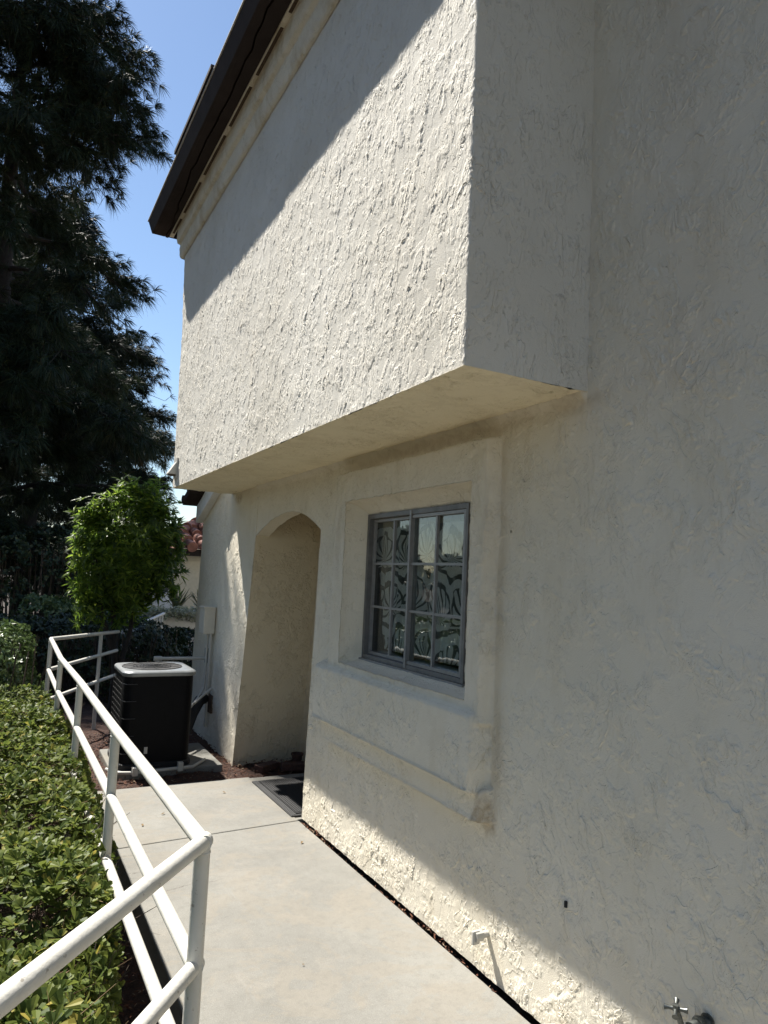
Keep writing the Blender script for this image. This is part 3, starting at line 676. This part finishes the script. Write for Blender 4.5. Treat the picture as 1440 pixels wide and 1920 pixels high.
def rosettes(base, axis, per, L, Wd, spread=.9, shape='ovate', droop=.2):
    n = len(base); B = np.repeat(base, per, 0); A = np.repeat(axis, per, 0); m_ = len(B)
    side = unit(np.cross(A, rng.standard_normal((m_, 3)))); d = unit(A*rng.uniform(.15, 1, (m_, 1))+side*spread)
    nm = unit(A+side*-.3+.25*rng.standard_normal((m_, 3)))
    return leaves(B+d*.004, d, nm, L*rng.uniform(.45, 1.3, m_), Wd*rng.uniform(.6, 1.25, m_), shape, .22, droop)
def stems(pairs, r_):
    """thin three sided stems between point pairs"""
    A, B = pairs; n = len(A); d = unit(B-A); s = unit(np.cross(d, np.array([.3, .2, .9])+0*d)); u = np.cross(d, s)
    V = []
    for k_ in range(3):
        a = 2*math.pi*k_/3; V.append(A+(s*math.cos(a)+u*math.sin(a))*r_)
    for k_ in range(3):
        a = 2*math.pi*k_/3; V.append(B+(s*math.cos(a)+u*math.sin(a))*r_*.5)
    V = np.stack(V, 1); T = np.array([(0, 1, 4), (0, 4, 3), (1, 2, 5), (1, 5, 4), (2, 0, 3), (2, 3, 5)])
    return V.reshape(-1, 3), ((np.arange(n)*6)[:, None, None]+T[None]).reshape(-1, 3)

# foreground hedge beside the railing
hf = thing('hedge', 'glossy leafed low hedge in sun against the left side of the railing', 'hedge', (-.4, 3.5, -.13))
def xedge(y): return np.interp(y, [.2, 1.5, 2.0, 2.6, 3.3, 4.5, 5.5, 6.3], [.20, .27, .35, .44, .52, .55, .52, .46])
def ztop(x, y):
    e = xedge(y)-x; base = .53+.05*np.sin(x*5+y*2.1)*np.sin(y*3.3)+.04*np.sin(y*7+x*9)
    return base*np.clip(1-(np.clip(.16-e, 0, .2)/.2)**2*.75, 0, 1)-.06*sst(y, 5.4, 6.4)
n = 8200
yy = rng.uniform(1.0, 6.35, n); e = rng.power(.5, n); xx = xedge(yy)-(rng.random(n)**1.25)*1.7-.005
keep = (xx > -.25) | (rng.random(n) < .4); xx, yy = xx[keep], yy[keep]; n = len(xx)
zz = ztop(xx, yy)-rng.random(n)**2*.18+.02-.10*np.clip(np.sin(xx*17+yy*6)*np.sin(yy*13-xx*5)-.35, 0, 1)
ax = np.stack([.35*rng.standard_normal(n)+.5*(xx > xedge(yy)-.12), .35*rng.standard_normal(n)-.1, np.full(n, 1.0)], 1)
V1, F1_ = rosettes(np.stack([xx, yy, zz], 1), unit(ax), 11, .034, .020, .95, 'obov', .1)
# side face towards the path, hanging leaves
n2 = 1300; y2 = rng.uniform(1.2, 6.2, n2); z2 = rng.uniform(-.02, .5, n2); x2 = xedge(y2)-.02-rng.random(n2)*.07+.03*np.sin(z2*9)
V2, F2_ = rosettes(np.stack([x2, y2, z2], 1), unit(np.stack([np.ones(n2), .4*rng.standard_normal(n2)-.25, .5+.4*rng.standard_normal(n2)], 1)), 9, .035, .020, .9, 'obov', .1)
mk('foliage', np.concatenate([V1, V2]), np.concatenate([F1_, F2_+len(V1)]), M_leafF, hf)
ns = 5200; yb_ = rng.uniform(.9, 6.3, ns); xb_ = xedge(yb_)-rng.random(ns)**1.2*1.2-.05; zb_ = rng.uniform(-.12, .36, ns)
A_ = np.stack([xb_, yb_, zb_], 1); B_ = A_+np.stack([.07*rng.standard_normal(ns)+.02, .07*rng.standard_normal(ns), rng.uniform(.05, .22, ns)], 1)
V, F = stems((A_, B_), .0022)
mk('stem', V, F, M_stem, hf)
ns = 1500; yb_ = rng.uniform(1.0, 6.2, ns); xb_ = xedge(yb_)-rng.random(ns)*.7; A_ = np.stack([xb_, yb_, ztop(xb_, yb_)-.03], 1)
B_ = A_+np.stack([.05*rng.standard_normal(ns), .05*rng.standard_normal(ns), rng.uniform(.0, .07, ns)], 1); V, F = stems((A_, B_), .0011)
tag(mk('dry_grass', V, F, M_dry, hf), kind='stuff')

def hedge_block(name, label, x0, x1, y0, y1, z0, z1, n, mat, L, Wd, group=None, lump=.06, per=6):
    t_ = thing(name, label, 'hedge', ((x0+x1)/2, (y0+y1)/2, z0), group)
    cx_, cy_ = (x0+x1)/2, (y0+y1)/2; hx, hy, hz = (x1-x0)/2, (y1-y0)/2, z1-z0
    d = rng.standard_normal((n, 3)); d[:, 2] = np.abs(d[:, 2]); d = unit(d)
    p5 = 5.0; s_ = 1/(np.abs(d[:, 0])**p5+np.abs(d[:, 1])**p5+np.abs(d[:, 2])**p5)**(1/p5)
    P_ = d*s_[:, None]; ph = P_*np.array([hx, hy, hz]); lumpv = 1+lump*(np.sin(ph[:, 0]*6+1)*np.sin(ph[:, 1]*5)+np.sin(ph[:, 2]*8+ph[:, 0]*4))
    depth = 1-rng.random(n)**2*.12; P_ = P_*(lumpv*depth)[:, None]*np.array([hx, hy, hz])+np.array([cx_, cy_, z0])
    V, F = rosettes(P_, unit(d+.4*rng.standard_normal((n, 3))), per, L, Wd, .9); mk('foliage', V, F, mat, t_)
    m_ = MB()
    # dense inner mass of twigs
    c = np.array([(sx*hx*.80, sy*hy*.80) for sx in (-1, 1) for sy in (-1, 1)])
    k_ = 260; a0 = np.stack([rng.uniform(x0+.1, x1-.1, k_), rng.uniform(y0+.1, y1-.1, k_), np.full(k_, z0)], 1); b0 = a0+np.stack([.15*rng.standard_normal(k_), .15*rng.standard_normal(k_), np.full(k_, hz*.85)], 1)
    V, F = stems((a0, b0), .012); mk('stem', V, F, M_stem, t_); return t_
hedge_block('hedge', 'rounded small leafed hedge behind the low glossy hedge at the left edge', -2.2, .40, 6.45, 8.0, -.15, 1.0, 9500, M_leafH, .042, .025)
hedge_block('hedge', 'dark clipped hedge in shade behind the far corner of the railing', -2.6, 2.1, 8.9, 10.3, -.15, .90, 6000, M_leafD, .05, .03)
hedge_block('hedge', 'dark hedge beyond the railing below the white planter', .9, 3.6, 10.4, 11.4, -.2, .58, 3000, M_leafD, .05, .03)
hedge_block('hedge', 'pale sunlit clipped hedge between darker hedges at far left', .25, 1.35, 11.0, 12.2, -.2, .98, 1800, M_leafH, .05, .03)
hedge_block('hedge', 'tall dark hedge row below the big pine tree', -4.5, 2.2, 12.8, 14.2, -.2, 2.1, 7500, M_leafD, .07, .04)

# mulch chips and dry litter
n = 9000
cx_ = np.concatenate([rng.uniform(.30, .68, 2800), rng.uniform(.3, 2.4, 6200)]); cy_ = np.concatenate([rng.uniform(1.0, 5.5, 2800), rng.uniform(5.37, 7.4, 6200)])
cz_ = -.118+.085*sst(cy_, 5.0, 5.6)*sst(cx_, .2, .8)+rng.random(n)*.02
dr_ = rng.standard_normal((n, 3)); dr_[:, 2] *= .25
V, F = leaves(np.stack([cx_, cy_, cz_], 1), dr_, unit(np.array([0, 0, 1.])+.5*rng.standard_normal((n, 3))), rng.uniform(.012, .04, n), rng.uniform(.003, .010, n), 'lance', .4, 0)
o = mk('mulch_chips', V, F, M_chip); tag(o, 'reddish bark chips and dry needles covering the beds', 'mulch', kind='stuff')
n = 700; gy = rng.uniform(-1, 4.3, n); gx = 1.796+rng.beta(2, 2, n)*.028; V, F = leaves(np.stack([gx, gy, -.03+.04*rng.random(n)*(np.sin(gy*5)*.5+.5)], 1), rng.standard_normal((n, 3))*np.array([.4, 1, .3]), unit(np.array([0, 0, 1.])+.5*rng.standard_normal((n, 3))), rng.uniform(.01, .035, n), rng.uniform(.003, .009, n), 'lance', .4, 0)
o = mk('gap_litter', V, F, M_chip); tag(o, 'dry leaf litter packed in the joint between path and wall', 'litter', kind='stuff')
for i, (x, y, a, lab) in enumerate(((1.02, 4.72, .4, 'small brown leaf on the path slab near the mulch edge'), (.88, 4.55, 1.4, 'tiny dry leaf on the slab close to the railing'), (1.52, 5.02, 2.2, 'dry leaf on the path just left of the door mat'), (1.66, 3.95, .9, 'small dark leaf on the path by the wall foot'), (1.2, 2.75, 2.9, 'dark crumb of leaf in the middle of the path'))):
    d = np.array([[math.cos(a), math.sin(a), .05]]); V, F = leaves(np.array([[x, y, .004]]), d, np.array([[0, 0, 1.]]), np.array([.03 if i < 4 else .012]), np.array([.014 if i < 4 else .008]), 'ovate', .5, -.1)
    tag(mk('fallen_leaf', V, F, M_dry), lab, 'leaf', 'dry leaves on the path')

# ------------------------------------------------------------- small broadleaf tree
st = thing('ornamental_tree', 'small round tree with long bright green leaves behind the air conditioner', 'tree', (1.15, 7.95, -.1))
b = MB(); b.tube([(1.14, 7.95, -.15), (1.15, 7.95, .45), (1.10, 7.97, .85), (1.05, 8.0, 1.5)], .05, 10, r2=.02); b.tube([(1.14, 7.95, .35), (1.25, 7.95, .8), (1.35, 7.95, 1.5)], .035, 8, r2=.015); b.tube([(1.12, 7.96, .6), (.95, 7.9, 1.1), (.86, 7.8, 1.6)], .025, 8, r2=.01); b.build('trunk', M_bark, st, True)
cc = np.array([1.19, 7.95, 1.62])
n = 1350; d = rnd_dir(n); lob = 1+.16*np.sin(d[:, 0]*6+1)*np.sin(d[:, 2]*7+.5)+.14*np.sin(d[:, 1]*8+d[:, 2]*5)-.16*(d[:, 2] < -.35)*np.abs(d[:, 0])
rad = (.55+.45*rng.random(n)**.6)*lob
Pc = cc+d*rad[:, None]*np.array([.47, .50, .66]); Pc[:, 0] += .10*(Pc[:, 2]-1.62)*0
# trailing lower lobes left and right, pointed top
extra = np.concatenate([np.array([1.24, 7.9, 2.30])+rng.standard_normal((60, 3))*np.array([.10, .10, .08]), np.array([1.50, 7.9, 1.95])+rng.standard_normal((90, 3))*np.array([.08, .1, .16]), np.array([.80, 7.9, 2.02])+rng.standard_normal((70, 3))*np.array([.07, .09, .09]), np.array([.83, 7.9, 1.10])+rng.standard_normal((60, 3))*np.array([.06, .09, .09])]+[np.array([cc[0]+.50*math.sin(a_), 7.85, cc[2]+.70*math.cos(a_)])+rng.standard_normal((16, 3))*np.array([.035, .06, .06]) for a_ in np.linspace(-2.0, 2.0, 13)])
Pc = np.concatenate([Pc, extra]); dd_ = unit(Pc-cc); axv = unit(dd_*.8+np.array([0, 0, .35])+.35*rng.standard_normal(Pc.shape))
V, F = rosettes(Pc, axv, 10, .092, .021, .8, 'lance', .4); mk('crown', V, F, M_leafT, st)

# ------------------------------------------------------------- pines
def pine(label, x, y, h, r0, zlow, Rf, ntuft, mat, need=.2, nw=.006, per=26, name='pine_tree', seed=1, extra=None, tr=.28):
    rg = np.random.default_rng(seed)
    t_ = thing(name, label, 'tree', (x, y, -.2)); b = MB()
    b.tube([(x, y, -.3), (x+.05, y, h*.3), (x-.05, y, h*.6), (x, y, h)], tr, 14, r2=.06); b.build('trunk', M_bark, t_, True)
    nb = int(h*9); br = MB(); tp_ = []; ta = []
    for i in range(nb):
        z = zlow+(h-zlow)*(i/nb)**.9+rg.uniform(-.2, .2); az = rg.uniform(0, 2*math.pi); L = Rf(z)*rg.uniform(.65, 1.1)
        if z > 12.3 and math.cos(az) < -.1: L *= .42
        d = np.array([math.cos(az), math.sin(az), 0]); rise = rg.uniform(-.05, .45)
        pts = []
        for s in np.linspace(0, 1, 6): pts.append(np.array([x, y, z])+d*L*s+np.array([0, 0, L*(rise*s-.38*s*s)])+rg.standard_normal(3)*.06*s)
        br.tube([tuple(q) for q in pts], .035+.01*L, 5, False, .008)
        pts = np.array(pts)
        nsub = int(8+L*(8 if ntuft > 9000 else 4))
        for j in range(nsub):
            s = rg.uniform(.2, 1); k_ = s*5; i0 = min(int(k_), 4); q0 = pts[i0]+(pts[i0+1]-pts[i0])*(k_-i0)
            dv = unit((d+rg.standard_normal(3)*.8)[None])[0]; dv[2] = dv[2]*.5-.25; q1 = q0+dv*rg.uniform(.3, .8)
            q1b = q1+np.array([dv[0]*.2, dv[1]*.2, rg.uniform(-.1, .22)])
            br.tube([tuple(q0), tuple(q1), tuple(q1b)], .010, 4, False, .004)
            for s2 in (.45, .75, 1.0): tp_.append(q0+(q1-q0)*s2+rg.standard_normal(3)*.05); ta.append(dv+np.array([0, 0, .15]))
            tp_.append(q1b); ta.append(unit((q1b-q1)[None])[0])
    if extra is not None:      # limb added high up, out of view, to cast dappled shade on the pier
        e0, er, en = extra; e0 = np.array(e0)
        br.tube([(x, y, e0[2]-1.2), tuple(e0*.6+np.array([x, y, e0[2]])*.4-np.array([0, 0, .3])), tuple(e0)], .05, 6, False, .02)
        for j in range(en):
            q1 = e0+rg.standard_normal(3)*np.array(er)*.6; tp_.append(q1); ta.append(unit((rg.standard_normal(3)*.6+np.array([-.2, -.5, 0]))[None])[0])
            if j % 3 == 0: br.tube([tuple(e0), tuple((e0+q1)/2+np.array([0, 0, .06])), tuple(q1)], .012, 4, False, .005)
    br.build('branches', M_bark, t_)
    T = np.array(tp_); Ax = unit(np.array(ta)); sel = rg.permutation(len(T))[:ntuft]; T, Ax = T[sel], Ax[sel]
    n = len(T); B0 = np.repeat(T, per, 0); A0 = np.repeat(Ax, per, 0); m_ = len(B0)
    dv = unit(A0*.8+rg.standard_normal((m_, 3))*.45); ln_ = need*rg.uniform(.6, 1.15, (m_, 1))
    tip = B0+dv*ln_-np.array([0, 0, 1.])*ln_*.45
    midp = B0+dv*ln_*.5-np.array([0, 0, 1.])*ln_*.10
    s = unit(np.cross(dv, rg.standard_normal((m_, 3))))*nw*.5
    V = np.stack([B0-s*.6, B0+s*.6, midp+s, midp-s, tip], 1).reshape(-1, 3)
    Tt = np.array([(0, 1, 2), (0, 2, 3), (3, 2, 4)]); F = ((np.arange(m_)*5)[:, None, None]+Tt[None]).reshape(-1, 3)
    mk('crown', V, F, mat, t_); return t_
pine('tall dark pine with long drooping needle tufts filling the left of the picture', -.45, 16, 15.8, .3, 1.2,
     lambda z: np.interp(z, [1, 3, 7, 8.5, 10.5, 12, 13, 15, 16], [3.0, 3.2, 3.2, 2.75, 2.1, 2.5, 2.2, 1.5, .6]), 26000, M_need, .30, .012, 32, seed=3, extra=((-1.45, 14.5, 13.5), (.35, .8, .5), 150))
big = D.objects['pine_tree']
for (x, y, lab) in ((-8.5, 6.5, 'unseen pine added left of the hedge to block sky light'), (-9.5, -1.5, 'unseen pine added level with the near path to block sky light')):  # copies added out of view, they cut sky light on the walls
    c = big.copy(); COL.objects.link(c); c.location = (x, y, -.2); tag(c, lab, 'tree')
    for ch in list(big.children):
        q2 = ch.copy(); COL.objects.link(q2); q2.parent = c
pine('dark pine standing behind the tall pine, its top beside the eave', 3.35, 27, 10.0, .3, 1.0,
     lambda z: np.interp(z, [0, 5, 8, 10.3], [1.5, 1.75, 1.5, .4]), 3600, M_need2, .3, .016, 22, seed=8)
pine('broad dark pine far behind at the left, mostly hidden by the tall pine', .6, 24, 13, .3, 1.0,
     lambda z: np.interp(z, [0, 5, 10, 13], [3.6, 3.4, 2.4, .6]), 7000, M_need2, .42, .022, 22, seed=11)
# distant trees that the window mirrors
for i, (x, y, h, rr_) in enumerate(((-9, 26, 2.6, 1.2), (-13, 30, 3.6, .9), (-16, 29, 2.6, 1.5), (-20, 33, 3.9, .9), (-22, 30, 2.8, 1.5), (-27, 33, 3.3, 1.0), (-33, 34, 2.8, 1.6), (-12, 22, 2.1, 1.2), (-18, 23, 1.9, 1.5), (-25, 26, 2.1, 1.6))):
    t_ = thing('tree', 'distant dark tree across the slope, mirrored in the window', 'tree', (x, y, -.2), 'distant trees across the slope')
    MB().tube([(x, y, -.3), (x, y, h*.8)], .16, 8, r2=.05).build('trunk', M_bark, t_)
    n = 700; d = rnd_dir(n); P_ = np.array([x, y, h*.58])+d*(.4+.6*rng.random(n)**.5)[:, None]*np.array([rr_, rr_, h*.42])*(1+.2*np.sin(d[:, 2:3]*7+i))
    V, F = rosettes(P_, unit(d+.5*rng.standard_normal((n, 3))), 5, .34, .2); mk('crown', V, F, M_far, t_)

# ------------------------------------------------------------- neighbour's place beyond
nh = thing('neighbour_house', 'cream house with red barrel tile roof beyond the small tree', 'house', (5, 14, -.2))
b = MB(); b.box((2.86, 14, -.3), (9, 20, 1.86)); b.build('wall', M_houset, nh)
b = MB(); b.box((2.60, 13.66, 1.80), (9.2, 13.72, 1.93)); b.box((2.60, 13.72, 1.86), (9.2, 20, 1.90)); fc = b.build('fascia', M_brown, nh)
b = MB(); sl_ = .36
b.add([(2.55, 13.62, 1.93), (9.2, 13.62, 1.93), (9.2, 16.6, 1.93+3*sl_), (4.6, 16.6, 1.93+3*sl_)], [(0, 1, 2, 3)]); b.add([(2.55, 13.62, 1.93), (4.6, 16.6, 1.93+3*sl_), (4.6, 18, 1.93+3*sl_), (2.55, 20, 1.93)], [(0, 1, 2, 3)]); rfn = b.build('roof', M_tile, nh)
b = MB()
for i in range(22):
    x = 2.66+i*.25
    for k_ in range(7):
        y0 = 13.56+k_*.38; z0 = 1.945+k_*.38*sl_
        if x < 2.55+(y0-13.62)*.69: continue
        b.tube([(x, y0, z0+.02), (x, y0+.42, z0+.38*sl_-.02)], .098, 12, True, .082)
for k_ in range(9):
    s = k_/8; b.tube([(2.52+2.0*s, 13.58+2.95*s, 1.99+2.95*s*sl_), (2.52+2.0*(s+.14), 13.58+2.95*(s+.14), 1.985+2.95*(s+.12)*sl_)], .11, 10, True, .085)
b.build('barrel_tile', M_tile, rfn, True)
pl_ = thing('planter', 'long white rendered planter wall holding strap leafed plants', 'planter', (2.6, 11.9, 0))
b = MB(); b.box((2.28, 11.75, .1), (4.6, 12.35, .80)); b.build('box', M_white, pl_, bevel=.01)
b = MB(); b.box((2.24, 11.71, .80), (4.64, 12.39, .86)); b.build('coping', M_white, pl_, bevel=.01)
def agave(x, y, z, h, n_, label):
    t_ = thing('strap_plant', label, 'plant', (x, y, z), 'strap leafed plants in the white planter')
    az = rng.uniform(0, 2*math.pi, n_); el = rng.uniform(.15, .9, n_)
    d = np.stack([np.cos(az)*el, np.sin(az)*el, np.ones(n_)], 1)
    V, F = leaves(np.tile([[x, y, z]], (n_, 1))+.03*rng.standard_normal((n_, 3))*np.array([1, 1, 0]), d, unit(-d*np.array([1, 1, 0])+np.array([0, 0, .6])), h*rng.uniform(.6, 1.1, n_), np.full(n_, .05), 'lance', .3, .15)
    mk('leaves', V, F, M_agave, t_)
agave(2.62, 12.05, .86, .44, 34, 'left clump of strap leaves in the white planter'); agave(3.02, 12.05, .86, .42, 34, 'clump of strap leaves in the planter beside the pier'); agave(3.45, 12.1, .86, .42, 26, 'clump of strap leaves in the planter hidden behind the pier')
n = 900; P_ = np.stack([rng.uniform(2.0, 3.3, n), rng.uniform(11.6, 11.85, n), .83+.05*rng.standard_normal(n)], 1); V, F = rosettes(P_, unit(np.array([[0, -.4, 1.]])+.5*rng.standard_normal((n, 3))), 5, .035, .022)
t_ = thing('trailing_plant', 'pale trailing plant spilling over the planter edge', 'plant', (2.6, 11.7, .8)); mk('foliage', V, F, M_flow, t_)
wf = thing('picket_railing', 'low white picket railing descending beside the planter', 'railing', (2.2, 11.3, .3))
b = MB(); b.tube([(1.75, 11.05, .70), (2.02, 11.2, .745), (2.30, 11.45, .845)], .022, 10); b.build('top_rail', M_white, wf, True)
for i in range(7):
    s = i/6; x, y, z = 2.0+.28*s, 11.2+.24*s, .74+.09*s; b = MB(); b.box((x-.012, y-.012, .2), (x+.012, y+.012, z)); b.build('picket', M_white, wf)
nw_ = thing('low_wall', 'pale sunlit low wall seen through the leaves behind the planter', 'wall', (2.3, 13, 0))
b = MB(); b.box((1.9, 12.9, -.2), (2.75, 13.1, 1.12)); b.build('wall_body', M_white, nw_)
